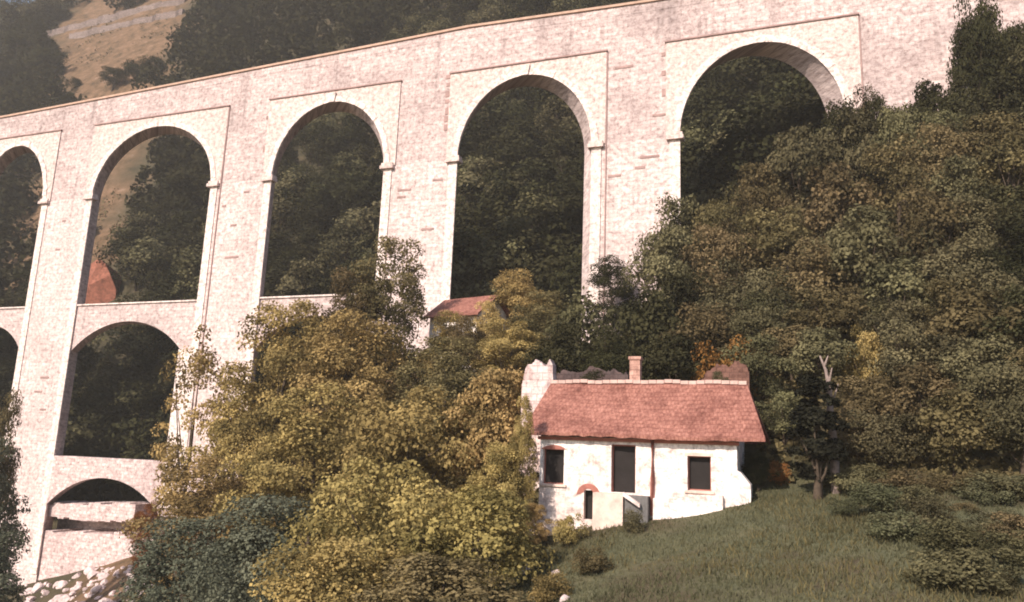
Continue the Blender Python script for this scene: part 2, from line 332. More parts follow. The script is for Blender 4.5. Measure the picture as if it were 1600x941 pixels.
# dressed surround of every arch: jamb strips, panel with the arch cut out, pale ring, imposts, string course
STRIP = 1.25
PR = .13
for k, (x0, x1) in enumerate(jx):
    zb = max(base((x0+x1)/2)+1, -30)
    su = MB(); xl, xr = x0-STRIP, x1+STRIP*1.05
    cols = [(xl, ZSP)] + arc(x0, x1, ZSP, ZA) + [(xr, ZSP)]
    for (xa, za_), (xb, zb_) in zip(cols[:-1], cols[1:]):
        f = [(xa, D0-PR, za_), (xb, D0-PR, zb_), (xb, D0-PR, ZSTR), (xa, D0-PR, ZSTR)]
        g = [(x, D0+.05, z) for x, _, z in f]
        fs = [(0, 1, 2, 3), (0, 4, 5, 1), (3, 2, 6, 7)]
        su.add(f+g, fs)
    for xa, zz in ((xl, 1), (xr, 1)):
        su.add([(xa, D0-PR, ZSP), (xa, D0+.05, ZSP), (xa, D0+.05, ZSTR), (xa, D0-PR, ZSTR)], [(0, 1, 2, 3)])
    su.build('arch_surround', M['dressed'], via)
    rg = MB(); a_in = arc(x0, x1, ZSP, ZA); cx, hw = (x0+x1)/2, (x1-x0)/2; rt = .62
    a_out = arc(x0-rt, x1+rt, ZSP, ZA+rt)
    for i in range(len(a_in)-1):
        o_ = rnd.uniform(-.06, .1)/rt; pd_ = rnd.uniform(.04, .1)
        q = [a_in[i], a_in[i+1], tuple(np.array(a_out[i+1])+(np.array(a_out[i+1])-np.array(a_in[i+1]))*o_), tuple(np.array(a_out[i])+(np.array(a_out[i])-np.array(a_in[i]))*o_)]
        rg.add([(float(x), D0-PR-pd_, float(z)) for x, z in q]+[(float(x), D0-PR+.02, float(z)) for x, z in q], [(0, 1, 2, 3), (0, 4, 5, 1), (3, 2, 6, 7), (0, 3, 7, 4), (1, 5, 6, 2)])
    rg.build('arch_ring', M['ring'], via)
    for s_, xj in ((-1, x0), (1, x1)):
        js = MB(); a, c_ = sorted((xj, xj+s_*STRIP*(.75)))
        js.box(a, c_, D0-PR+.02, D0+.03, zb, ZS-.01); js.build('jamb_strip', M['ring'], via)
        im = MB(); a, c_ = sorted((xj-s_*.32, xj+s_*STRIP*.95))
        im.box(a, c_, D0-PR-.28, D0+.5, ZS, ZS+.34); im.box(a+.1, c_-.1, D0-PR-.16, D0+.5, ZS+.342, ZSP+.3); im.build('impost', M['dressed'], via)
    sc = MB(); sc.box(xl-.1, xr+.1, D0-PR-.12, D0+.03, ZSTR+.003, ZSTR+.14); sc.build('string_course', M['darkline'], via)
    if k == 5 or k == 4:
        ks = MB(); ks.prism([(cx-.35, ZA-.05), (cx+.35, ZA-.05), (cx+.5, ZA+1.0), (cx-.5, ZA+1.0)], D0-PR-.22, D0-PR+.02); ks.build('keystone', M['ring'], via)
    # dark strip painting the shadow line right of the proud surround
    if k in (3, 5, 6):
        dm = MB(); dm.box(xr+.02, xr+.13, D0-.10, D0+.02, max(zb, base(xr)+2), ZSTR); dm.build('shadow_strip', M['darkline'], via)
    # toothed dark quoins left of the surround
    if k >= 4:
        for i in range(7):
            tq = MB()
            if rnd.random() < .3: continue
            tq.box(xl-.3-.25*rnd.random(), xl-.06, D0-.05, D0+.02, ZSTR-.9*i-rnd.uniform(.35, .8), ZSTR-.9*i)
            tq.build('quoin_stone', M['darkline'], via)
# thin dark strips set on the piers as short dashes
for u, v, w in [(1015, 245, 26), (1000, 262, 14), (684, 281, 16), (632, 297, 22), (668, 358, 20), (627, 308, 14), (960, 275, 18), (975, 105, 26), (1030, 180, 18), (365, 352, 12), (350, 322, 8), (385, 300, 10), (362, 402, 26), (60, 612, 18), (70, 590, 20), (67, 640, 14), (90, 390, 10), (100, 345, 8)]:
    x, z = FX(u, v), FZ(u, v); w = w*.068; lm = MB(); lm.box(x-w/2, x+w/2, D0-.05, D0+.02, z-.11, z+.11); lm.build('dark_dash', M['darkline'], via)
# lower tier between the left piers: deck on a segmental arch, and a third arch closed by a weir wall
ZL = float(np.mean([FZ(*q) for q in [(34, 485.7), (119, 478), (200, 475), (300, 466)]]))
zls, zla = FZ(110.5, 548), FZ(190, 502)
lx1 = FX(280, 549)
for k, (xa, xb) in enumerate([(jx[1][0], jx[1][1]), (jx[2][0], jx[2][1]), (jx[3][0], lx1), (jx[4][0], jx[4][1])]):
    if k == 3: pass
    x_out = jx[k+1][1]
    cb = MB(); cols = segarc(xa, xb, zls, zla)
    for (p0, z0), (p1, z1) in zip(cols[:-1], cols[1:]):
        f = [(p0, D0+.12, z0), (p1, D0+.12, z1), (p1, D0+.12, ZL), (p0, D0+.12, ZL)]; g = [(x+SKEW*.95, D0+THICK-.1, z) for x, _, z in f]
        cb.add(f+g, [(0, 1, 2, 3), (7, 6, 5, 4), (0, 4, 5, 1), (3, 2, 6, 7)])
    if x_out-xb > .05: cb.box(xb, x_out, D0+.12, D0+THICK-.1, base(xb)-2, ZL, SKEW*.95)
    cb.build('lower_arch', M['rough'], via)
    cs = MB(); cs.box(xa+.02, x_out-.02, D0-.05, D0+.4, ZL+.003, ZL+.16); cs.build('deck_edge', M['ring'], via)
    if x_out-xb > .05:
        js = MB(); js.box(xb, x_out+.8, D0-PR, D0+.02, FZ(266, 702)-6, zls); js.build('jamb_strip', M['ring'], via)
xa, xb = jx[3][0], lx1
zw0, z3s, z3a = FZ(85, 712), FZ(70, 790), FZ(145, 746)
cb = MB(); cols = segarc(xa-.2, xb, z3s, z3a)
for (p0, z0), (p1, z1) in zip(cols[:-1], cols[1:]):
    f = [(p0, D0-.1, z0), (p1, D0-.1, z1), (p1, D0-.1, zw0), (p0, D0-.1, zw0)]; g = [(x+SKEW*.9, D0+THICK-.3, z) for x, _, z in f]
    cb.add(f+g, [(0, 1, 2, 3), (7, 6, 5, 4), (0, 4, 5, 1), (3, 2, 6, 7)])
cb.build('base_arch', M['rubble'], via)
def ragged(u0, u1, vt0, vt1, vb0, vb1, y0, y1, nseg=16, amp=.16):
    mb = MB(); pts = []
    for i in range(nseg+1):
        t = i/nseg; u = u0+(u1-u0)*t
        a = at(u, vt0+(vt1-vt0)*t, y0); b_ = at(u, vb0+(vb1-vb0)*t, y0)
        pts.append((float(a[0]), float(a[2])+rnd.uniform(-amp, amp), float(b_[2])+rnd.uniform(-amp, amp)))
    for (x0, t0, b0), (x1, t1, b1) in zip(pts[:-1], pts[1:]):
        mb.add([(x0, y0, b0), (x1, y0, b0), (x1, y1, b0), (x0, y1, b0), (x0, y0, t0), (x1, y0, t0), (x1, y1, t0), (x0, y1, t0)],
               [(0, 1, 5, 4), (1, 2, 6, 5), (2, 3, 7, 6), (3, 0, 4, 7), (4, 5, 6, 7), (3, 2, 1, 0)])
    return mb
ragged(66, 212, 786, 788, 808, 818, D0+.5, D0+4.4).build('weir_wall', M['rubble'], via)  # made deep to roof over the slot and keep light out
ragged(58, 250, 829, 836, 960, 980, D0+.2, D0+4.4).build('footing_wall', M['rubble'], via)
bk = MB(); bk.box(xa-3, xb+.5, D0+4.2, D0+4.8, z3s-8, z3s-.4, 0); bk.build('back_wall', M['rubble'], via)  # added to close the slot so its inside stays dark
# ------------------------------------------------------------------ added air volume, lifts the dark tones
hm = bpy.data.materials.new('lift_haze'); hm.use_nodes = True; hn = hm.node_tree; hn.nodes.remove(hn.nodes['Principled BSDF'])
pv_ = hn.nodes.new('ShaderNodeVolumePrincipled'); pv_.inputs['Color'].default_value = (.98, .91, .83, 1); pv_.inputs['Density'].default_value = .00042; pv_.inputs['Anisotropy'].default_value = 0
hn.links.new(pv_.outputs[0], hn.nodes['Material Output'].inputs['Volume'])
hz = MB(); hz.box(-440, 340, -100, 740, float(GZ.min())-1, max(float(GZ.max())+30, 60)); hzo = hz.build('lift_haze', hm); tag(hzo, 'thin pale air volume added to lift the dark tones', 'lift_haze', kind='stuff')

# ------------------------------------------------------------------ house
def HX(u, v, y=YH): return float(at(u, v, y)[0])
def HZ(u, v, y=YH): return float(at(u, v, y)[2])
M['white'] = stone('whitewashed_wall', (.86, .82, .78), (.78, .68, .63), (.55, .36, .3), .6, .4, .55, .6, .5)
M['tiles'] = None
m, n, p = new_mat('clay_tiles')
tc = N(n, 'ShaderNodeTexCoord'); sp = N(n, 'ShaderNodeSeparateXYZ'); n.links.new(tc.outputs['Object'], sp.inputs[0])
cb_ = N(n, 'ShaderNodeCombineXYZ'); n.links.new(sp.outputs[0], cb_.inputs[0]); n.links.new(sp.outputs[1], cb_.inputs[1])
br = N(n, 'ShaderNodeTexBrick', i_Scale=1.0, i_Mortar_Size=.025, i_Brick_Width=.16, i_Row_Height=.2, i_Mortar_Smooth=.5)
br.inputs['Color1'].default_value = (.30, .13, .098, 1); br.inputs['Color2'].default_value = (.245, .104, .08, 1); br.inputs['Mortar'].default_value = (.22, .085, .066, 1)
n.links.new(cb_.outputs[0], br.inputs['Vector'])
st = ramp(n, noise(n, tc.outputs['Object'], .9, 6, .7), [(.34, (.6, .55, .55)), (.5, (.95, .95, .95)), (.62, (1.15, 1.2, 1.2)), (.74, (1.5, 1.65, 1.65))])
sp2 = ramp(n, noise(n, tc.outputs['Object'], 5.5, 4, .75), [(.36, (.6, .56, .55)), (.5, (1, 1, 1)), (.66, (1.35, 1.5, 1.5))])
n.links.new(mix(n, mix(n, br.outputs[0], st, .9, 'MULTIPLY'), sp2, .9, 'MULTIPLY'), p.inputs['Base Color'])
bp = N(n, 'ShaderNodeBump', i_Strength=.45, i_Distance=.03); n.links.new(br.outputs['Fac'], bp.inputs['Height']); bp.invert = True; n.links.new(bp.outputs[0], p.inputs['Normal'])
M['tiles'] = m
M['ridge'] = plain('mortared_ridge', (.50, .345, .30), .2, 3)
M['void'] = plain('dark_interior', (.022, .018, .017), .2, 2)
M['redframe'] = plain('rust_red_paint', (.33, .13, .1), .25, 3)
M['shadestep'] = plain('shaded_landing', (.13, .12, .115), .3, 4)  # dark colour paints the shaded side of the landing
M['cream'] = plain('cream_render', (.62, .47, .40), .25, 2.5)

hx0, hx1 = HX(843, 740), HX(1152, 740)
hz_e = (HZ(845, 681)+HZ(1150, 690))/2         # wall top under the eave
hzb = HZ(950, 880)
HD = 4.6
house = empty('whitewashed_house', ((hx0+hx1)/2, YH+HD/2, HZ(1000, 800)), 'small whitewashed stone house with a red tiled roof above the meadow', 'house')
op = {'wl': (HX(848, 730), HX(881, 730), HZ(865, 756.5), HZ(865, 701)), 'dr': (HX(955, 730), HX(993, 730), HZ(975, 770), HZ(975, 695)),
      'wr': (HX(1074, 740), HX(1111, 740), HZ(1092, 767), HZ(1092, 713)), 'cd': (HX(912, 790), HX(926, 790), HZ(919, 812), HZ(919, 766))}
# front wall as a grid with openings
gx = sorted({hx0, hx1, *[o[0] for o in op.values()], *[o[1] for o in op.values()]}); gz = sorted({hzb, hz_e, *[o[2] for o in op.values()], *[o[3] for o in op.values()]})
wl = MB(); WT = .42
for xa, xb in zip(gx[:-1], gx[1:]):
    for za_, zb_ in zip(gz[:-1], gz[1:]):
        cx, cz = (xa+xb)/2, (za_+zb_)/2
        if any(o[0] < cx < o[1] and o[2] < cz < o[3] for o in op.values()): continue
        wl.add([(xa, YH, za_), (xb, YH, za_), (xb, YH, zb_), (xa, YH, zb_)], [(0, 1, 2, 3)])
for o in op.values():                          # reveals
    wl.add([(o[0], YH, o[2]), (o[1], YH, o[2]), (o[1], YH, o[3]), (o[0], YH, o[3]), (o[0], YH+WT, o[2]), (o[1], YH+WT, o[2]), (o[1], YH+WT, o[3]), (o[0], YH+WT, o[3])],
           [(0, 4, 5, 1), (1, 5, 6, 2), (2, 6, 7, 3), (3, 7, 4, 0)])
for yw in (YH+WT,):
    for xa, xb in zip(gx[:-1], gx[1:]):
        for za_, zb_ in zip(gz[:-1], gz[1:]):
            cx, cz = (xa+xb)/2, (za_+zb_)/2
            if any(o[0] < cx < o[1] and o[2] < cz < o[3] for o in op.values()): continue
            wl.add([(xa, yw, za_), (xb, yw, za_), (xb, yw, zb_), (xa, yw, zb_)], [(3, 2, 1, 0)])
wl.build('front_wall', M['white'], house)
hzr = (HZ(866, 597, YH+HD/2)+HZ(1166, 599, YH+HD/2))/2
for xg in (hx0, hx1):                          # gable walls and back wall
    s_ = .35 if xg == hx0 else -.35
    gw = MB(); gw.add([(xg, YH+.02, hzb), (xg, YH+HD, hzb), (xg, YH+HD, hz_e), (xg, YH+HD/2, hzr-.15), (xg, YH+.02, hz_e)], [(0, 1, 2, 3, 4)]); gw.build('gable_wall', M['white'], house)
bw = MB(); bw.box(hx0, hx1, YH+HD-.3, YH+HD, hzb, hz_e); bw.build('back_wall', M['white'], house)
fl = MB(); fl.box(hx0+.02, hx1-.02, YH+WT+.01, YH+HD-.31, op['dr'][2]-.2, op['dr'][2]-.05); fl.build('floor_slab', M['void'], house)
# roof: two slopes with thickness
ex0, ex1 = HX(815, 680, YH-.45), HX(1196, 690, YH-.45); ez = (HZ(830, 677, YH-.45)+HZ(1194, 684, YH-.45))/2
rx0, rx1 = HX(862, 597, YH+HD/2), HX(1167, 599, YH+HD/2); ry = YH+HD/2
rf = MB(); t_ = .13
def slope(ye, yr):
    nr = 14; nc = 40; vs = []; fs = []
    for j in range(nr+1):
        t = j/nr
        for i in range(nc+1):
            s_ = i/nc; xa = ex0+(rx0-ex0)*t; xb = ex1+(rx1-ex1)*t
            sag = -.10*math.sin(math.pi*t)*math.sin(math.pi*s_)+.025*math.sin(7*s_+3*t)+rnd.uniform(-.012, .012)
            vs.append((xa+(xb-xa)*s_, ye+(yr-ye)*t, ez+(hzr-ez)*t+sag+(rnd.uniform(-.02, .02) if j == 0 else 0)))
    k = len(vs); vs += [(x, y, z-t_) for x, y, z in vs]
    w = nc+1
    for j in range(nr):
        for i in range(nc):
            a = j*w+i; fs += [(a, a+1, a+w+1, a+w), (k+a+w, k+a+w+1, k+a+1, k+a)]
    for i in range(nc): fs.append((i, k+i, k+i+1, i+1))
    for j in range(nr): fs += [(j*w, (j+1)*w, k+(j+1)*w, k+j*w), (j*w+nc, k+j*w+nc, k+(j+1)*w+nc, (j+1)*w+nc)]
    rf.add(vs, fs)
slope(YH-.45, ry); slope(YH+HD+.4, ry)
roof = rf.build('roof', M['tiles'], house)
rt = MB()
xr = np.linspace(rx0, rx1, 26)
for xa, xb in zip(xr[:-1], xr[1:]):
    z = hzr-.05+.02*math.sin(3*xa)+rnd.uniform(-.015, .015); rt.prism([(xa+.01, z), (xb-.01, z), (xb-.01, z+.16), (xa+.01, z+.16)], ry-.13, ry+.13)
rt.build('ridge_tiles', M['ridge'], roof)
chm = MB(); cx0, cx1 = HX(985, 580, ry+.5), HX(1001, 580, ry+.5); chm.box(cx0, cx1, ry+.3, ry+.8, hzr-.7, HZ(990, 563, ry+.5)); chm.box(cx0-.05, cx1+.05, ry+.25, ry+.85, HZ(990, 563, ry+.5)+.003, HZ(990, 558, ry+.5)); chm.build('chimney', M['ruin'], roof)
fb = MB(); fb.box(hx0-.1, hx1+.1, YH-.1, YH-.01, hz_e-.16, hz_e-.02); fb.build('eaves_board', M['redframe'], house)
def window(o, arched=False):
    x0, x1, z0, z1 = o
    fr = MB(); e = .05
    for a in ((x0, x0+e, z0, z1), (x1-e, x1, z0, z1), (x0+e, x1-e, z1-e, z1), (x0+e, x1-e, z0, z0+e)):
        fr.box(a[0], a[1], YH+.22, YH+.28, a[2], a[3])
    w = fr.build('window', M['redframe'], house)
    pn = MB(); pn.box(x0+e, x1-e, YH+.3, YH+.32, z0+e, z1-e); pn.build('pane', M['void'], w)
    sl = MB(); sl.box(x0-.12, x1+.12, YH-.09, YH+.2, z0-.1, z0-.003); sl.build('sill', M['cream'], w)
    li = MB()
    if arched:
        ar = segarc(x0-.12, x1+.12, z1-.02, z1+.16, 8); li.prism([(x0-.12, z1-.03)]+ar[1:-1]+[(x1+.12, z1-.03)], YH-.012, YH+.05)
    else: li.box(x0-.1, x1+.1, YH-.015, YH+.1, z1+.003, z1+.13)
    li.build('lintel', M['cream'] if not arched else M['redframe'], w)
window(op['wl'], True); window(op['wr'])
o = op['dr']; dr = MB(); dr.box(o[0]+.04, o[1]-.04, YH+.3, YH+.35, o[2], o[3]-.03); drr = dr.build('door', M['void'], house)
df = MB(); df.box(o[0], o[0]+.05, YH+.18, YH+.27, o[2], o[3]); df.box(o[1]-.05, o[1], YH+.18, YH+.27, o[2], o[3]); df.box(o[0]+.05, o[1]-.05, YH+.18, YH+.27, o[3]-.06, o[3]); df.build('frame', M['redframe'], drr)
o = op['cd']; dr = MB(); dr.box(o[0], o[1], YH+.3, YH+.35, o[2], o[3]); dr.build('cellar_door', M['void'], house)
ca_ = MB(); xc, zc = (o[0]+o[1])/2, o[3]; out_ = segarc(o[0]-.32, o[1]+.32, zc-.25, zc+.28, 10); in_ = segarc(o[0]-.02, o[1]+.02, zc-.1, zc+.06, 10)
for i in range(10): ca_.add([(x, YH-.02, z) for x, z in (in_[i], in_[i+1], out_[i+1], out_[i])]+[(x, YH+.02, z) for x, z in (in_[i], in_[i+1], out_[i+1], out_[i])], [(0, 1, 2, 3), (3, 2, 6, 7)])
ca_.build('cellar_arch', M['redframe'], house)
dp = MB(); dp.tube([(HX(1020, 690), YH-.09, hz_e-.05), (HX(1020, 740), YH-.09, HZ(1020, 745)), (HX(1019, 800), YH-.09, HZ(1019, 806))], [.085, .085, .085], 8); dp.build('downpipe', M['redframe'], house, True)
# terrace wall, step with its shaded side painted dark, pale slab as lit stringer
pl = MB(); pl.box(HX(926, 790, YH-.7), HX(973, 790, YH-.7), YH-.7, YH-.02, HZ(950, 840, YH-.7), HZ(950, 771, YH-.7)); pl.build('terrace_wall', M['cream'], house)
ld = MB(); ld.box(HX(976, 790, YH-.6), HX(1012, 790, YH-.6), YH-.6, YH-.02, HZ(990, 840, YH-.6), HZ(990, 775, YH-.6)); ld.build('doorstep', M['shadestep'], house)
pk = MB(); a, c_ = at(974, 769, YH-.75), at(1000, 787, YH-.75); pk.add([(a[0], a[1]-.1, a[2]), (c_[0], c_[1]-.1, c_[2]), (c_[0], c_[1]-.1, c_[2]-.16), (a[0], a[1]-.1, a[2]-.16), (a[0], a[1]+.12, a[2]), (c_[0], c_[1]+.12, c_[2]), (c_[0], c_[1]+.12, c_[2]-.16), (a[0], a[1]+.12, a[2]-.16)], [(0, 1, 2, 3), (4, 7, 6, 5), (0, 4, 5, 1), (1, 5, 6, 2), (2, 6, 7, 3), (3, 7, 4, 0)]); pk.build('lit_stringer', M['ring'], house)
pb = MB(); pb.prism([(hx1-.03, hzb), (HX(1173, 790), hzb), (HX(1173, 760), HZ(1173, 758)), (HX(1157, 745), HZ(1157, 738)), (hx1-.03, HZ(1150, 735))], YH-.05, YH+.9); pb.build('buttress', M['white'], house)
pb = MB(); pb.prism([(HX(1022, 830), HZ(1022, 840)), (HX(1130, 800), HZ(1130, 830)), (HX(1130, 776), HZ(1130, 774)), (HX(1022, 780), HZ(1022, 778))], YH-.25, YH-.01); pb.build('plinth', M['white'], house)

# ------------------------------------------------------------------ ruins, stones, posts
def ruin_wall(name, pxs, y, dep, mat, label, cat):
    pts = [at(u, v, y) for u, v in pxs]; zb = min(T(float(p_[0]), y) for p_ in pts)-.6
    edge = []
    for p_, q_ in zip(pts[:-1], pts[1:]):
        for t in np.linspace(0, 1, 5, endpoint=False):
            x, z = p_[0]+(q_[0]-p_[0])*t, p_[2]+(q_[2]-p_[2])*t
            if edge and rnd.random() < .25: edge.append((float(x), edge[-1][1]))
            edge.append((float(x)+rnd.uniform(0, .02), float(z)+rnd.uniform(-.1, .03)))
    poly = [(float(pts[0][0]), zb)] + edge + [(float(pts[-1][0]), zb)]
    mb = MB(); mb.prism(poly, y, y+dep)
    o = mb.build(name, mat, None, origin=((poly[0][0]+poly[-1][0])/2, y, zb)); return tag(o, label, cat)
ruin_wall('ruined_wall', [(815, 600), (822, 572), (832, 566), (838, 561), (846, 566), (853, 571), (858, 561), (863, 566), (864, 597)], 36.5, .6, M['rubble'], 'broken pale pink wall stub rising behind the left end of the red roof', 'ruined wall')
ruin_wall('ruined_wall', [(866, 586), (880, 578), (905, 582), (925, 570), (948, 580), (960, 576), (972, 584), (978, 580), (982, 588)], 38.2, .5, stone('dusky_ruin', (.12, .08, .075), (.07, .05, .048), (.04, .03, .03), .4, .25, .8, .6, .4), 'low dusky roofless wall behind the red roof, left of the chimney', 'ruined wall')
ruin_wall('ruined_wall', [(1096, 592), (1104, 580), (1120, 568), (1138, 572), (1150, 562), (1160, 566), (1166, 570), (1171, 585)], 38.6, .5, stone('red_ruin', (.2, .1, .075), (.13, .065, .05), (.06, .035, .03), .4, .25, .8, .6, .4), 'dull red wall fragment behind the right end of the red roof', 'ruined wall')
def rock(loc, r_, mat, seed, name='boulder', flat=.7):
    bm = bmesh.new(); bmesh.ops.create_icosphere(bm, subdivisions=2, radius=1.0); rr = np.random.default_rng(seed)
    dirs = rr.normal(size=(9, 3)); dirs /= np.linalg.norm(dirs, axis=1)[:, None]; dd = rr.uniform(.4, .85, 9)
    for v in bm.verts:
        c0 = np.array(v.co)
        for d, h in zip(dirs, dd):
            s_ = c0 @ d
            if s_ > h: c0 = c0 - d*(s_-h)*.92
        v.co = Vector(c0*np.array([r_*rr.uniform(1, 1.0), r_*.85, r_*flat])) + Vector(rr.normal(0, .012*r_, 3))
    me_ = bpy.data.meshes.new(name); bm.to_mesh(me_); bm.free(); me_.materials.append(mat)
    o = bpy.data.objects.new(name, me_); o.location = Vector([float(c) for c in loc]); o.rotation_euler = (0, 0, rr.uniform(0, 6.28)); return link(o)
rc = np.random.default_rng(21); k = 0
for i in range(210):
    u, v = rc.uniform(40, 250), rc.uniform(872, 950); w_ = hit(u, v, 40, 66, .1)
    if w_[1] > 65.9: continue
    rr_ = float(rc.uniform(.3, .95)**1.7*(1 if u < 180 else .6)); o = rock((w_[0], w_[1], T(w_[0], w_[1])+rr_*.05), rr_, M['boulder'], 100+i)
    tag(o, 'pale pink boulder in the rubble slope below the lowest viaduct arch', 'boulder', 'boulders heaped below the lowest viaduct arch')
for i, (u, v, s_, lb) in enumerate([(838, 830, .34, 'tall pale stone standing in the grass below the left window'), (822, 885, .3, 'whitish stone lying low at the meadow edge below the house'), (870, 890, .26, 'small white stone near the meadow edge, right of another white stone'), (882, 930, .24, 'small white stone at the lower edge of the meadow')]):
    w_ = hit(u, v+8, 15, 40, .05); o = rock((w_[0], w_[1], T(w_[0], w_[1])+(s_*.9 if i == 0 else .02)), s_, M['boulder'], 300+i, 'pale_stone', 1.9 if i == 0 else .8); tag(o, lb, 'stone')
# hut with a red roof, half hidden among the trees at the foot of the third pier
a = at(735, 492, 57); zt = float(a[2]); gz0 = T(a[0], 57)-.5
hut = empty('hut', (a[0], 57, gz0), 'small red-roofed hut half hidden by trees at a pier foot', 'hut'); hut.rotation_euler = (0, 0, math.radians(76)); hh = zt-gz0
def kid(mb, nm, mt):
    me_ = mesh(nm, mb.v, mb.f, mt); me_.parent = hut; return me_
w_ = MB(); w_.prism([(-2.2, 0), (2.2, 0), (2.2, hh-.3), (0, hh+1.25), (-2.2, hh-.3)], -2.4, 2.4); kid(w_, 'wall', M['white'])
for sg in (-1, 1):
    w_ = MB(); w_.prism([(0, hh+1.3), (sg*2.7, hh-.62), (sg*2.7, hh-.5), (0, hh+1.45)], -2.8, 2.8); kid(w_, 'roof', M['tiles'])
# rust-red pointed rock seen through the second arch from the left
wR = hit(142, 480, 72, 300, .25); yR = float(wR[1])
poly = [at(u, v, yR) for u, v in [(108, 500), (119, 440), (128, 426), (143, 412), (156, 404), (164, 412), (174, 430), (177, 452), (174, 480), (176, 500)]]
P0 = [(float(q[0]), float(q[2])) for q in poly]; cx = sum(q[0] for q in P0)/len(P0); cz = sum(q[1] for q in P0)/len(P0); zg = min(q[1] for q in P0)-1
mb = MB(); nP = len(P0)
vs = [(x, yR+.5*math.sin(2*x)+.3*math.cos(3*z), z) for x, z in P0] + [(cx+(x-cx)*.5, yR+5, cz+(z-cz)*.7-.3) for x, z in P0]
mb.add(vs+[(cx-.3, yR-1.6, cz-.4)], [tuple(range(2*nP-1, nP-1, -1))]+[(i, (i+1) % nP, nP+(i+1) % nP, nP+i) for i in range(nP)]+[(i, (i+1) % nP, 2*nP) for i in range(nP)])
o = mb.build('pointed_rock', M['earthrock'], None, origin=(cx, yR+1, zg)); tag(o, 'rust red pointed rock on the slope seen through the second arch from the left', 'rock')
# terrace walls on the bare slope
def terrace(pts, h_, w_, label):
    ws = []
    for (u0, v0), (u1, v1) in zip(pts[:-1], pts[1:]):
        for t in np.linspace(0, 1, 10, endpoint=False): ws.append(hit(u0+(u1-u0)*t, v0+(v1-v0)*t, 76, 420, .7))
    mb = MB(); o0 = ws[0]
    for a, c_ in zip(ws[:-1], ws[1:]):
        za_, zc_ = T(a[0], a[1]), T(c_[0], c_[1]); ja, jc = rnd.uniform(.75, 1.1)*h_, rnd.uniform(.75, 1.1)*h_
        mb.add([(a[0], a[1]-w_, za_-1.5), (c_[0], c_[1]-w_, zc_-1.5), (c_[0], c_[1]+w_, zc_-1.5), (a[0], a[1]+w_, za_-1.5), (a[0], a[1]-w_, za_+ja), (c_[0], c_[1]-w_, zc_+jc), (c_[0], c_[1]+w_, zc_+jc), (a[0], a[1]+w_, za_+ja)],
               [(0, 1, 5, 4), (1, 2, 6, 5), (2, 3, 7, 6), (3, 0, 4, 7), (4, 5, 6, 7)])
    o = mb.build('terrace_wall', M['terr'], None, origin=o0); return tag(o, label, 'terrace wall')
M['terr'] = stone('terrace_stone', (.27, .21, .19), (.18, .135, .12), (.1, .075, .065), .9, .5, .9, .6, .3)
terrace([(62, 62), (120, 46), (205, 24), (300, 2)], 2.2, .8, 'upper grey stone terrace wall across the bare brown slope at top left')
terrace([(110, 60), (180, 45), (240, 32), (292, 20)], 1.5, .7, 'lower grey stone terrace wall across the bare brown slope at top left')

# ------------------------------------------------------------------ trees and bushes
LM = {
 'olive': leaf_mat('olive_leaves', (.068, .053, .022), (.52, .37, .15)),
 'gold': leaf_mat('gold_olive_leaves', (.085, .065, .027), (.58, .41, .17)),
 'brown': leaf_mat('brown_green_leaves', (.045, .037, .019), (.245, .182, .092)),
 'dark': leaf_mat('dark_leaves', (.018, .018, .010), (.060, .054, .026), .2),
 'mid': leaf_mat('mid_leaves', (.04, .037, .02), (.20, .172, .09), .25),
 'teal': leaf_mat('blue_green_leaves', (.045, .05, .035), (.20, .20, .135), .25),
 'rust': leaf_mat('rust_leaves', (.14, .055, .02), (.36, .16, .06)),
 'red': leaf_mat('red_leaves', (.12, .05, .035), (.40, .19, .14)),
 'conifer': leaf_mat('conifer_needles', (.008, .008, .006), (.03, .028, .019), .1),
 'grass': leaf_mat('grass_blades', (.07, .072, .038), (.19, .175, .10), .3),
}
def leaf_quads(P_, nrm, size, g):             # pointed leaf sprays at P_, roughly facing nrm
    k = len(P_); nn = nrm + g.normal(0, .75, (k, 3)); nn /= np.linalg.norm(nn, axis=1)[:, None]
    t = np.cross(nn, g.normal(size=(k, 3))); t /= np.linalg.norm(t, axis=1)[:, None]; b_ = np.cross(nn, t)
    s_ = (size*g.uniform(.6, 1.35, k))[:, None]; w = s_*g.uniform(.28, .5, (k, 1))
    return np.stack([P_-t*s_*.5, P_+b_*w, P_+t*s_*.5, P_-b_*w], 1)
def clump_points(cs, rs, per, g):
    idx = g.choice(len(cs), per, p=(rs**2)/(rs**2).sum())
    d = g.normal(size=(per, 3)); d /= np.linalg.norm(d, axis=1)[:, None]; d[:, 2] = np.where(d[:, 2] < -.55, -d[:, 2], d[:, 2])
    rad = rs[idx]*g.uniform(.55, 1.12, per)
    return cs[idx]+d*rad[:, None]*np.array([1, 1, .8]), d, idx
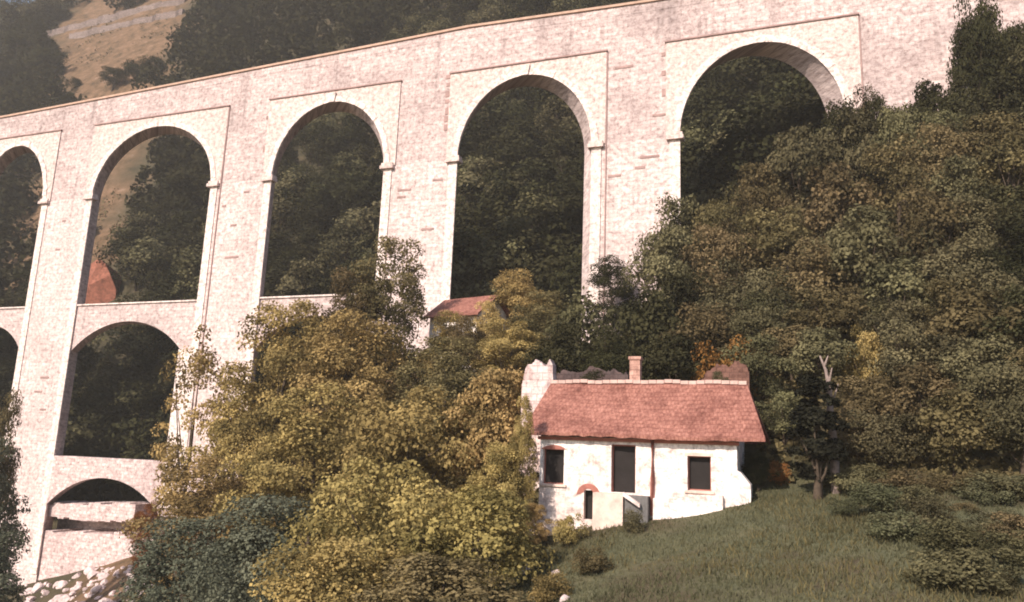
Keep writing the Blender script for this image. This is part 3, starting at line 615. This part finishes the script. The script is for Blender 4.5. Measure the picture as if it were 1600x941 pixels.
def quad_mesh(name, Q, shade, mats, extra=None):
    k = len(Q); ev, ef = (extra.v, extra.f) if extra else ([], [])
    vv = np.r_[Q.reshape(-1, 3), np.array(ev, float).reshape(-1, 3)]
    loops = [np.arange(4*k, dtype=np.int64)]; starts = list(range(0, 4*k, 4)); tot = 4*k; ll = []
    for f in ef: starts.append(tot); ll += [i+4*k for i in f]; tot += len(f)
    li = np.r_[loops[0], np.array(ll, dtype=np.int64)] if ll else loops[0]
    me_ = bpy.data.meshes.new(name); me_.vertices.add(len(vv)); me_.vertices.foreach_set('co', vv.astype(np.float32).ravel())
    me_.loops.add(tot); me_.loops.foreach_set('vertex_index', li.astype(np.int32)); me_.polygons.add(len(starts)); me_.polygons.foreach_set('loop_start', np.array(starts, np.int32))
    for m_ in mats: me_.materials.append(m_)
    mi = np.zeros(len(starts), np.int32); mi[k:] = 1 if len(mats) > 1 else 0; me_.polygons.foreach_set('material_index', mi)
    me_.update(calc_edges=True); me_.validate()
    a_ = me_.attributes.new('shade', 'FLOAT', 'FACE'); sh = np.full(len(starts), .3, np.float32); sh[:k] = shade; a_.data.foreach_set('value', sh)
    return me_
def tree_meshes(seed, H=10., W=8., crown0=.25, nclump=26, nleaf=8000, leaf=.3, shape='round', trunk_r=.22, inner=.25, one=False, clump=.2):
    g = np.random.default_rng(seed); cz0, cz1 = H*crown0, H; cen = np.array([0, 0, (cz0+cz1)/2]); hz = (cz1-cz0)/2
    cs = []; rs = []
    while len(cs) < nclump:
        d = g.normal(size=3); d /= np.linalg.norm(d); q = g.uniform(inner, 1)**.6
        p_ = d*q*np.array([W/2, W/2, hz])*.8
        t = (p_[2]+hz)/(2*hz)
        if shape == 'cone': p_[:2] *= (1.25-1.1*t)
        elif shape == 'column': p_[:2] *= (1.05-.75*t*t)
        else: p_[:2] *= (.72+.5*math.sin(math.pi*min(1, t*.9+.08)))
        rr_ = g.uniform(.65, 1.3)*W*clump*(1 if shape == 'round' else (1.15-.8*t))
        cs.append(p_+cen+g.normal(0, .04*W, 3)); rs.append(rr_)
    cs = np.array(cs); rs = np.array(rs)
    P_, d, idx = clump_points(cs, rs, nleaf, g)
    out = (P_-cen)/np.array([W/2, W/2, hz]); nrm = d*.7+out*.5+np.array([0, 0, .35])
    Q = leaf_quads(P_, nrm, leaf, g)
    cv = g.uniform(0, 1, nclump)
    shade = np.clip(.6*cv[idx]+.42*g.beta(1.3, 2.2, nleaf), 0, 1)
    tb = MB(); top = cen+np.array([g.normal(0, .05*W), g.normal(0, .05*W), hz*.35])
    bend = g.normal(0, .05*W, 2)
    tb.tube([(0, 0, -.8), (bend[0]*.3, bend[1]*.3, cz0*.6), (bend[0], bend[1], cen[2]-hz*.3), tuple(top)], [trunk_r*1.25, trunk_r, trunk_r*.65, trunk_r*.15], 7)
    for j in np.argsort(-rs)[:9 if nleaf > 1500 else 4]:
        st = np.array([bend[0]*.7, bend[1]*.7, g.uniform(cz0*.6, cen[2])]); md = (st+cs[j])/2+np.array([0, 0, -.03*H])
        tb.tube([tuple(st), tuple(md), tuple(cs[j])], [trunk_r*.45, trunk_r*.28, trunk_r*.08], 5)
    if one: return quad_mesh('tree', Q, shade, [LM['dark'], M['bark']], tb), H, W
    cm = quad_mesh('crown', Q, shade, [LM['olive']])
    tm = bpy.data.meshes.new('trunk'); tm.from_pydata(tb.v, [], tb.f); tm.update(); tm.materials.append(M['bark']); tm.polygons.foreach_set('use_smooth', [True]*len(tm.polygons))
    return (cm, tm), H, W
KIND = {
 'near': [tree_meshes(11+i, 10, 8, .12, 46, [22000, 15000, 10000, 15000][i], [.15, .2, .26, .19][i], clump=.15) for i in range(4)],
 'tall': [tree_meshes(31+i, 18, 8, .08, 70, 24000, .2, clump=.14, trunk_r=.26) for i in range(3)],
 'sparse': [tree_meshes(41, 17, 7, .12, 50, 6500, .21, inner=.4, clump=.12)],
 'mid': [tree_meshes(51+i, 9, 7.5, .1, 34, [9500, 7000, 5500, 8000][i], [.21, .27, .33, .24][i], clump=.165) for i in range(4)],
 'bush': [tree_meshes(71+i, 2.5, 3.2, .02, 22, 4500, .13, trunk_r=.05, clump=.19) for i in range(3)],
 'column': [tree_meshes(81, 9, 2.6, .04, 40, 6000, .2, 'column', clump=.22)],
}
FAR = [tree_meshes(91+i, 12, 9.5, .06, 30, 3400, .48, one=True, clump=.19) for i in range(4)]
cnt = [0]
def objmat(o, m_):
    o.material_slots[0].link = 'OBJECT'; o.material_slots[0].material = m_
def plant(kind, name, x, y, z, w, h, leaf, label, cat, group=None):
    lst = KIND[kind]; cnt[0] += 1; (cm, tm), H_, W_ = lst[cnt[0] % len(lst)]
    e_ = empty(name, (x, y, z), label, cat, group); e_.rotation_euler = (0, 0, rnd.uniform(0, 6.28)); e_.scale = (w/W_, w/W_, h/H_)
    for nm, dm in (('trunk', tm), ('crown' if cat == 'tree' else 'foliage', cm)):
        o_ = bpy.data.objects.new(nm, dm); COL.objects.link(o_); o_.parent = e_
        if nm != 'trunk': objmat(o_, LM[leaf])
    return e_
def tree_px(kind, name, u, vt, y, wpx, leaf, label, cat='tree', group=None, minh=1.0, maxh=40):
    t_ = at(u, vt, y); w = wpx*proj(t_)[2]/FPX; z = T(t_[0], y)-.15; h = min(max(t_[2]-z, minh), maxh); z = t_[2]-h if h == maxh else z
    if kind == 'bush' and h > 1.25*w: kind = 'near'
    if kind == 'near' and h > 1.55*w: kind = 'tall'
    return plant(kind, name, t_[0], y, z, w, h, leaf, label, cat, group)
G1 = 'broadleaf trees in front of the viaduct left of the house'
for a in [
 ('near', 615, 338, 52, 135, 'brown', 'brownish tree standing tallest against the third pier from the left'),
 ('near', 560, 385, 50, 120, 'brown', 'dark brown-green tree below the middle arch, left of the tallest tree'),
 ('near', 455, 432, 48, 165, 'olive', 'yellow-olive tree covering the foot of the second full pier'),
 ('sparse', 325, 480, 50, 135, 'olive', 'thin see-through tree in front of the lower pier beside the lower arch'),
 ('near', 395, 560, 46, 140, 'olive', 'olive tree with dense crown just right of the see-through tree'),
 ('near', 570, 455, 44, 190, 'olive', 'broad olive tree in the middle of the grove under the tallest tree'),
 ('near', 700, 500, 44, 170, 'brown', 'brown-green tree in the grove below the half hidden hut'),
 ('near', 500, 560, 38, 210, 'olive', 'wide olive tree at the heart of the grove'),
 ('near', 660, 590, 36, 230, 'olive', 'wide olive-brown tree left of the house end'),
 ('near', 770, 560, 37, 150, 'gold', 'golden-olive tree touching the left end of the red roof'),
 ('near', 345, 680, 42, 190, 'olive', 'olive tree at the lower left of the grove under the see-through tree'),
 ('near', 778, 670, 31, 105, 'olive', 'small olive tree beside the left corner of the white house'),
 ('near', 600, 700, 28, 260, 'gold', 'golden-olive tree in the foreground centre of the grove'),
 ('near', 740, 745, 27, 210, 'olive', 'low olive tree in the foreground left of the pale standing stone'),
 ('near', 440, 740, 30, 230, 'teal', 'blue-green tree in the foreground shade left of centre'),
 ('near', 300, 775, 34, 190, 'teal', 'blue-green tree low at left near the rubble slope'),
 ('near', 540, 825, 24, 260, 'olive', 'olive tree at the bottom edge of the picture, left of centre'),
 ('near', 700, 860, 23, 240, 'brown', 'brown-green tree at the bottom edge below the golden tree'),
 ('near', 390, 860, 25, 220, 'teal', 'dark blue-green tree at the bottom edge near the boulders'),
 ('near', 15, 560, 50, 85, 'brown', 'dark tree in front of the leftmost lower pier'),
 ('near', -15, 640, 44, 150, 'teal', 'blue-green tree at the left edge below the leftmost pier'),
 ('near', -30, 790, 40, 170, 'teal', 'dark blue-green tree at the lower left corner')]:
    k_, u, vt, y, wpx, lf, lb = a; tree_px(k_, 'broadleaf_tree', u, vt, y, wpx, lf, lb, 'tree', G1)
for a in [
 ('bush', 235, 770, 55, 50, 'rust', 'orange-brown bush at the right end of the lowest arch'),
 ('bush', 700, 466, 53, 80, 'olive', 'olive bush hiding the left wall of the half hidden hut'),
 ('bush', 764, 452, 53, 70, 'gold', 'golden bush hiding the right wall of the half hidden hut'),
 ('bush', 732, 476, 51, 80, 'brown', 'brown bush below the half hidden hut, between an olive and a golden bush'),
 ('bush', 815, 408, 58, 110, 'olive', 'olive bush in the foot of the fourth opening, right of the half hidden hut'),
 ('bush', 850, 440, 54, 110, 'brown', 'brown-green bush below the fourth opening, above the roofless wall'),
 ('bush', 800, 480, 50, 120, 'olive', 'olive bush between the half hidden hut and the house roof'),
 ('bush', 960, 388, 63, 85, 'dark', 'dark round bush at the foot of the pier right of the fourth opening'),
 ('bush', 905, 470, 52, 130, 'mid', 'dull green bush above the roofless wall behind the house'),
 ('bush', 1118, 562, 37.2, 50, 'mid', 'dull green bush growing over the red wall fragment behind the roof'),
 ('bush', 930, 564, 37.4, 66, 'dark', 'dark bush growing over the roofless wall behind the roof'),
 ('bush', 822, 590, 31.6, 44, 'gold', 'golden spray of leaves hanging over the left end of the red roof'),
 ('bush', 1182, 702, 35, 48, 'dark', 'dark bush against the right corner of the white house'),
 ('bush', 1216, 722, 35.5, 40, 'rust', 'small orange bush right of the dark bush by the house'),
 ('bush', 1135, 535, 41, 100, 'rust', 'rusty bush behind the right end of the red roof'),
 ('bush', 890, 800, 31, 50, 'olive', 'low weeds at the wall below the left window'),
 ('bush', 838, 778, 31.5, 44, 'gold', 'golden bush at the left corner of the white house'),
 ('bush', 990, 800, 31.2, 40, 'mid', 'dark low weeds below the doorstep'),
 ('bush', 1345, 722, 34, 80, 'mid', 'dull green bush at the meadow edge right of the pale trunk'),
 ('bush', 1425, 742, 33, 100, 'brown', 'brown-green bush at the upper meadow edge between two dull green bushes'),
 ('bush', 1545, 742, 32, 120, 'mid', 'wide dull green bush at the top edge of the meadow by the right border'),
 ('bush', 1590, 800, 26, 110, 'brown', 'brown bush at the right border above the lower corner'),
 ('bush', 925, 855, 27, 60, 'brown', 'low brown bush in the meadow below the terrace wall'),
 ('bush', 860, 900, 25, 80, 'olive', 'olive bush at the left end of the meadow'),
 ('bush', 1520, 850, 21, 170, 'mid', 'dull green bush at the lower right corner of the meadow')]:
    k_, u, vt, y, wpx, lf, lb = a; tree_px(k_, 'bush', u, vt, y, wpx, lf, lb, 'bush')
G4 = 'low bushes in the rough growth between meadow and right-hand wood'
gb = np.random.default_rng(19)
for u, v in [(1265, 745), (1300, 762), (1340, 770), (1385, 760), (1370, 800), (1430, 795), (1470, 772), (1455, 830), (1505, 800), (1545, 790), (1560, 838), (1590, 770), (1515, 760), (1490, 868), (1575, 880), (1410, 850), (1320, 805), (1600, 850), (1455, 915), (1550, 925)]:
    w_ = hit(u, v, 14, 44, .1); wd = float(gb.uniform(1.0, 2.2)); plant('bush', 'bush', w_[0], w_[1], T(w_[0], w_[1])-.12, wd, wd*float(gb.uniform(.4, .62)), ['mid', 'mid', 'brown', 'grass'][gb.integers(4)], 'low dull bush in the rough growth between the meadow and the right-hand wood', 'bush', G4)
# the wood on the right-hand hill: crowns read off the photograph row by row, each a tree of its own
G2 = 'trees of the wood on the hillside right of the viaduct'
right = [(1345, 132, 62.6, 70, 'dark'), (1290, 178, 62, 95, 'mid'), (1335, 165, 61, 95, 'mid'), (1368, 142, 62.2, 60, 'dark'), (1518, -25, 62.6, 80, 'dark'), (1562, 14, 62.2, 80, 'dark'), (1606, 32, 61.6, 90, 'dark'), (885, 500, 45, 110, 'dark'), (950, 530, 43, 100, 'dark'), (1020, 545, 42.5, 100, 'dark'), (1090, 560, 43.5, 100, 'dark'), (1000, 490, 50, 120, 'dark'), (1140, 480, 48, 120, 'mid'), (1235, 520, 44, 110, 'brown'), (1285, 560, 42, 110, 'mid'), (1490, 450, 44, 130, 'brown'), (1400, 455, 43.5, 130, 'mid'), (1570, 445, 43, 130, 'mid'), (1480, 560, 39, 130, 'mid'), (1310, 350, 53, 120, 'mid'), (1220, 420, 49, 120, 'mid'), (1490, 230, 55, 120, 'mid'), (1570, 215, 54, 120, 'brown'), (1400, 160, 60, 90, 'mid'), (1460, 150, 60.5, 90, 'mid'), (1540, 110, 61, 100, 'dark'), (1340, 645, 36.5, 90, 'brown'), 
 (1060, 300, 60, 105, 'mid'), (1125, 285, 61, 110, 'brown'), (1190, 235, 62, 110, 'brown'), (1250, 195, 62, 110, 'mid'), (1310, 150, 62.5, 80, 'dark'), (1352, 128, 63, 45, 'brown'),
 (1395, 148, 62, 70, 'dark'), (1445, 125, 62, 80, 'dark'), (1500, 105, 62, 70, 'dark'), (1530, -30, 63, 95, 'dark'), (1580, 40, 62, 90, 'dark'), (1635, 60, 62, 120, 'mid'),
 (1050, 345, 56, 120, 'mid'), (1130, 330, 56, 130, 'brown'), (1215, 300, 56, 130, 'brown'), (1300, 250, 57, 130, 'brown'), (1390, 215, 57, 130, 'brown'), (1475, 175, 57, 130, 'brown'), (1560, 160, 57, 130, 'brown'), (1640, 150, 56, 130, 'mid'),
 (1070, 420, 51, 140, 'dark'), (1160, 400, 51, 140, 'mid'), (1255, 370, 51, 140, 'brown'), (1350, 320, 51, 140, 'mid'), (1440, 290, 51, 140, 'brown'), (1530, 290, 51, 140, 'mid'), (1620, 270, 50, 140, 'dark'),
 (1010, 450, 48, 120, 'dark'), (1100, 470, 46, 140, 'brown'), (1200, 470, 46, 140, 'mid'), (1300, 440, 46, 140, 'brown'), (1400, 400, 46, 140, 'mid'), (1500, 390, 46, 150, 'mid'), (1600, 380, 45, 150, 'dark'),
 (960, 500, 46, 100, 'dark'), (1060, 520, 42, 120, 'dark'), (1180, 545, 41, 120, 'mid'), (1350, 500, 41, 70, 'olive'), (1420, 520, 41, 130, 'mid'), (1520, 500, 41, 150, 'brown'), (1610, 500, 40, 150, 'dark'),
 (1225, 600, 38, 100, 'mid'), (1350, 590, 38, 120, 'brown'), (1440, 620, 37, 130, 'brown'), (1540, 610, 37, 150, 'mid'), (1630, 620, 36, 150, 'brown'),
 (1390, 680, 35, 110, 'mid'), (1490, 700, 34, 130, 'brown'), (1590, 690, 34, 150, 'mid')]
TONE = {'mid': 'dull green', 'brown': 'brown-green', 'dark': 'dark green', 'olive': 'olive'}
for u, vt, y, wpx, lf in right:
    lb = TONE[lf]+' tree in the dense wood on the hillside right of the viaduct'
    if (u, vt) == (1350, 500): lb = 'small round yellowish tree standing out of the right-hand wood'
    if (u, vt) == (1530, -30): lb = 'tall dark tree hiding the right end of the viaduct parapet'
    tree_px('mid', 'broadleaf_tree', u, vt, y, wpx, lf, lb, 'tree', G2, wpx*.85*y*1.2/FPX, 13 if vt > 60 else 18)
tree_px('column', 'conifer', 1268, 538, 33.2, 92, 'conifer', 'dark narrow conifer beside the bare pale trunk right of the house', 'tree', None, 3, 9)
# bare pale trunk
a = at(1302, 735, 34.5); zt = at(1280, 535, 34.5)
tb = MB(); pts = [at(u, v, 34.0) for u, v in [(1306, 740), (1302, 690), (1297, 640), (1296, 605), (1290, 578), (1281, 556)]]; pts[0][2] = T(pts[0][0], 34.0)-.4
tb.tube([tuple(map(float, q)) for q in pts], [.2, .16, .13, .1, .06, .03], 8)
for (u0, v0), (u1, v1) in (((1297, 640), (1310, 600)), ((1295, 600), (1300, 575)), ((1288, 573), (1294, 556))):
    q0, q1 = at(u0, v0, 34.0), at(u1, v1, 33.8); tb.tube([tuple(map(float, q0)), tuple(map(float, q1))], [.06, .02], 5)
o = tb.build('dead_tree', M['palebark'], None, True, origin=(float(a[0]), 34.5, T(a[0], 34.5))); tag(o, 'bare pale leaning trunk beside the dark narrow conifer', 'dead tree')

# hillside behind the viaduct
def seen(x, y, z):                            # would this crown show over the parapet or through an arch
    u, v, d = proj((x, y, z)); 
    if d < 0 or not (-60 < u < 1650 and -90 < v < 900): return False, u, v
    if u < 1030 and v < 184-.182*u+25: return True, u, v
    for (au, av, aw, ah) in ((20, 360, 65, 150), (235, 340, 115, 150), (190, 610, 110, 120), (515, 300, 105, 160), (820, 280, 125, 190), (1180, 200, 140, 160), (20, 620, 40, 80)):
        if abs(u-au) < aw and abs(v-av) < ah: return True, u, v
    return False, u, v
g = np.random.default_rng(5); ind, mass = [], []
row = 0; y = D0+THICK+7
while y < 300:
    sp_ = 6.2 if y < 150 else 8.0
    for x in np.arange(-300, 95, sp_):
        xx = x+g.uniform(-.4, .4)*sp_+(row % 2)*sp_/2; yy = y+g.uniform(-.35, .35)*sp_
        if xx < -1.55*yy-25 or xx > .25*yy+40: continue
        z = T(xx, yy)+1.6*float(snoise(np.array(xx), np.array(yy), .16, 5))*min(1, max(0, (yy-70)/60))
        h = g.uniform(8, 13)*(1 if y < 150 else 1.15); w = h*g.uniform(.75, 1.0)
        ok, u, v = seen(xx, yy, z+h*.6)
        ub, vb, _ = proj((xx, yy, z+h*.45)); wb = 14*float(snoise(np.array(xx), np.array(yy), .35, 9))
        skip = False
        for fz in (.1, .5, .9):
            uu, vv_, _ = proj((xx, yy, z+h*fz))
            if inpoly(np.array([uu]), np.array([vv_]), EARTH)[0]: skip = True
            if yy < yR+4 and 100 < uu < 198 and 390 < vv_ < 510: skip = True
        if skip and (g.random() < .97 or yy < yR+4): continue
        (ind if ok else mass).append((math.dist((xx, yy), (0, 0)), xx, yy, z-.4, w, h))
    y += sp_*.72; row += 1
ind.sort(); extra_ = ind[285:]; mass += extra_; ind = ind[:285]
print('far individuals', len(ind), 'mass', len(mass))
G3 = 'trees of the dark wood on the slope behind the viaduct'
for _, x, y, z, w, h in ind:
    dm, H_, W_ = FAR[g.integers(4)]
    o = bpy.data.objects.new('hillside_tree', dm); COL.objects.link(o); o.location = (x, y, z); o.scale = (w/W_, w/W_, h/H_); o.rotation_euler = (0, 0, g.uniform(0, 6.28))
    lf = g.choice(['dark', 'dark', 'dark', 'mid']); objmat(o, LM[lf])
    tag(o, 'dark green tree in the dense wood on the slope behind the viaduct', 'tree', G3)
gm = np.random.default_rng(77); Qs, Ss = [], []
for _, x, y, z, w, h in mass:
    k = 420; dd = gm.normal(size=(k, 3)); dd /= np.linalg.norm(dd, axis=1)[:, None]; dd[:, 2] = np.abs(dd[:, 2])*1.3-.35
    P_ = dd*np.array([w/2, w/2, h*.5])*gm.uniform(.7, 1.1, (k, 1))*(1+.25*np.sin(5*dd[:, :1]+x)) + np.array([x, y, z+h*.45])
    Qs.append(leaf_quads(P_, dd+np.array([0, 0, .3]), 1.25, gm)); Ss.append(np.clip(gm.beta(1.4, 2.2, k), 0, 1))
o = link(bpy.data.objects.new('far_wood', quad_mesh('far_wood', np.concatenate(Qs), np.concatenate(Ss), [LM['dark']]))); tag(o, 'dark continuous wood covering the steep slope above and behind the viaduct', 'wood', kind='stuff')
# named clumps on the slope at top left
for u, vt, wpx, lf, lb in [(40, 62, 90, 'dark', 'dark rounded tree above the left end of the parapet'), (70, 95, 60, 'dark', 'dark tree at the left margin of the bare slope'), (15, 120, 60, 'dark', 'dark tree low above the parapet at the left edge'),
     (175, 116, 45, 'dark', 'left end of dark scrub on the bare slope'), (210, 106, 50, 'dark', 'middle clump of dark scrub on the bare slope'), (240, 100, 36, 'dark', 'right end of dark scrub on the bare slope'), (115, 128, 26, 'dark', 'small dark bush just above the parapet below the bare slope'), (60, 8, 80, 'mid', 'dull green tree at the top left of the picture'), (10, 20, 80, 'mid', 'dull green tree in the top left corner'), (200, -12, 50, 'dark', 'dark bush at the top edge above the terrace walls')]:
    w_ = hit(u, vt+.55*wpx, 76, 420, .7); d_ = proj(w_)[2]; w = wpx*d_/FPX; plant('mid', 'slope_tree', w_[0], w_[1], T(w_[0], w_[1])-.4, w, w*.95, lf, lb, 'tree')

# low undergrowth over the wooded banks
gu = np.random.default_rng(8)
def undergrowth(name, nb, xr, yr, keep, size, hgt, mat, label):
    x = gu.uniform(*xr, nb); y = gu.uniform(*yr, nb); k = keep(x, y); x, y = x[k], y[k]; z = np.concatenate([TZ(x[i:i+4000], y[i:i+4000]) for i in range(0, len(x), 4000)])
    hh = hgt*np.clip(.55+.6*snoise(x, y, .8, 31)+.3*snoise(x, y, 2.1, 32), .08, 1.4); z = z+hh*gu.uniform(.0, 1, len(x))**.5
    Q = leaf_quads(np.c_[x, y, z], np.c_[gu.normal(0, .4, len(x)), gu.normal(-.3, .4, len(x)), np.ones(len(x))], size, gu)
    sh = np.clip(.4+.4*snoise(x, y, .4, 33)+gu.normal(0, .2, len(x)), 0, 1)
    o_ = link(bpy.data.objects.new(name, quad_mesh(name, Q, sh, [mat]))); tag(o_, label, 'undergrowth', kind='stuff')
notmead = lambda x, y: (np.hypot((x-hb[0]-4)/17, (y-24)/11.5)+.35*snoise(x, y, .5, 61)+.2*snoise(x, y, 1.4, 62) > 1.0) & ~((x > hx0-.3) & (x < hx1+.5) & (y > YH-1.2) & (y < YH+HD+.3)) & ~((y > D0-1) & (y < D0+THICK+1)) & ~((x < -38) & (x > -75) & (y > 54) & (y < 67))
undergrowth('undergrowth', 190000, (-75, 60), (17, 66), notmead, .34, .95, LM['brown'], 'brown-green undergrowth covering the wooded banks around the meadow')
ek = lambda x, y: inpoly(*(lambda q: (q[0], q[1]))(proj(np.c_[x, y, np.concatenate([TZ(x[i:i+4000], y[i:i+4000]) for i in range(0, len(x), 4000)])])), EARTH) & (snoise(x, y, .45, 51)+.5*snoise(x, y, 1.2, 52) > .22)
undergrowth('slope_scrub', 60000, (-260, -80), (85, 260), ek, .6, 1.1, LM['mid'], 'low scrub dotted over the bare brown slope')
# meadow grass and rough growth on the near banks: nobody could count it
gg = np.random.default_rng(3)
def blades(nb, xr, yr, keep, hgt, wid, mat, name, label):
    x = gg.uniform(*xr, nb); y = gg.uniform(*yr, nb); k = keep(x, y); x, y = x[k], y[k]; z = np.concatenate([TZ(x[i:i+4000], y[i:i+4000]) for i in range(0, len(x), 4000)]) + .18*snoise(x, y, .9, 3)
    a = gg.uniform(0, 6.28, len(x)); h = hgt*gg.uniform(.4, 1.3, len(x))*(1+.6*snoise(x, y, 1.3, 12)); w = wid*gg.uniform(.6, 1.4, len(x)); ca_, sa = np.cos(a), np.sin(a); tl = gg.normal(0, .45, (len(x), 2))*h[:, None]
    b0 = np.c_[x-ca_*w, y-sa*w, z-.03]; b1 = np.c_[x+ca_*w, y+sa*w, z-.03]; t1 = np.c_[x+tl[:, 0]+ca_*w*.25, y+tl[:, 1]+sa*w*.25, z+h]; t0 = np.c_[x+tl[:, 0]-ca_*w*.25, y+tl[:, 1]-sa*w*.25, z+h]
    sh = np.clip(.5+.35*snoise(x, y, .55, 14)+gg.normal(0, .2, len(x)), 0, 1)
    o_ = link(bpy.data.objects.new(name, quad_mesh(name, np.stack([b0, b1, t1, t0], 1), sh, [mat]))); tag(o_, label, 'grass', kind='stuff')
mk = lambda x, y: (np.hypot((x-hb[0]-9)/24, (y-25)/14) < 1.0) & ~((x > hx0-.1) & (x < hx1+.1) & (y > YH-.05) & (y < YH+HD))
blades(40000, (hb[0]-12, hb[0]+26), (14, 34), lambda x, y: mk(x, y) & (snoise(x, y, .7, 41)+.4*snoise(x, y, 2, 42) > .0), .17, .017, LM['brown'], 'meadow_weeds', 'taller brown weeds scattered through the meadow')
blades(170000, (hb[0]-16, hb[0]+34), (12, 40), mk, .10, .022, LM['grass'], 'meadow_grass', 'short dull green grass of the meadow in front of the house')
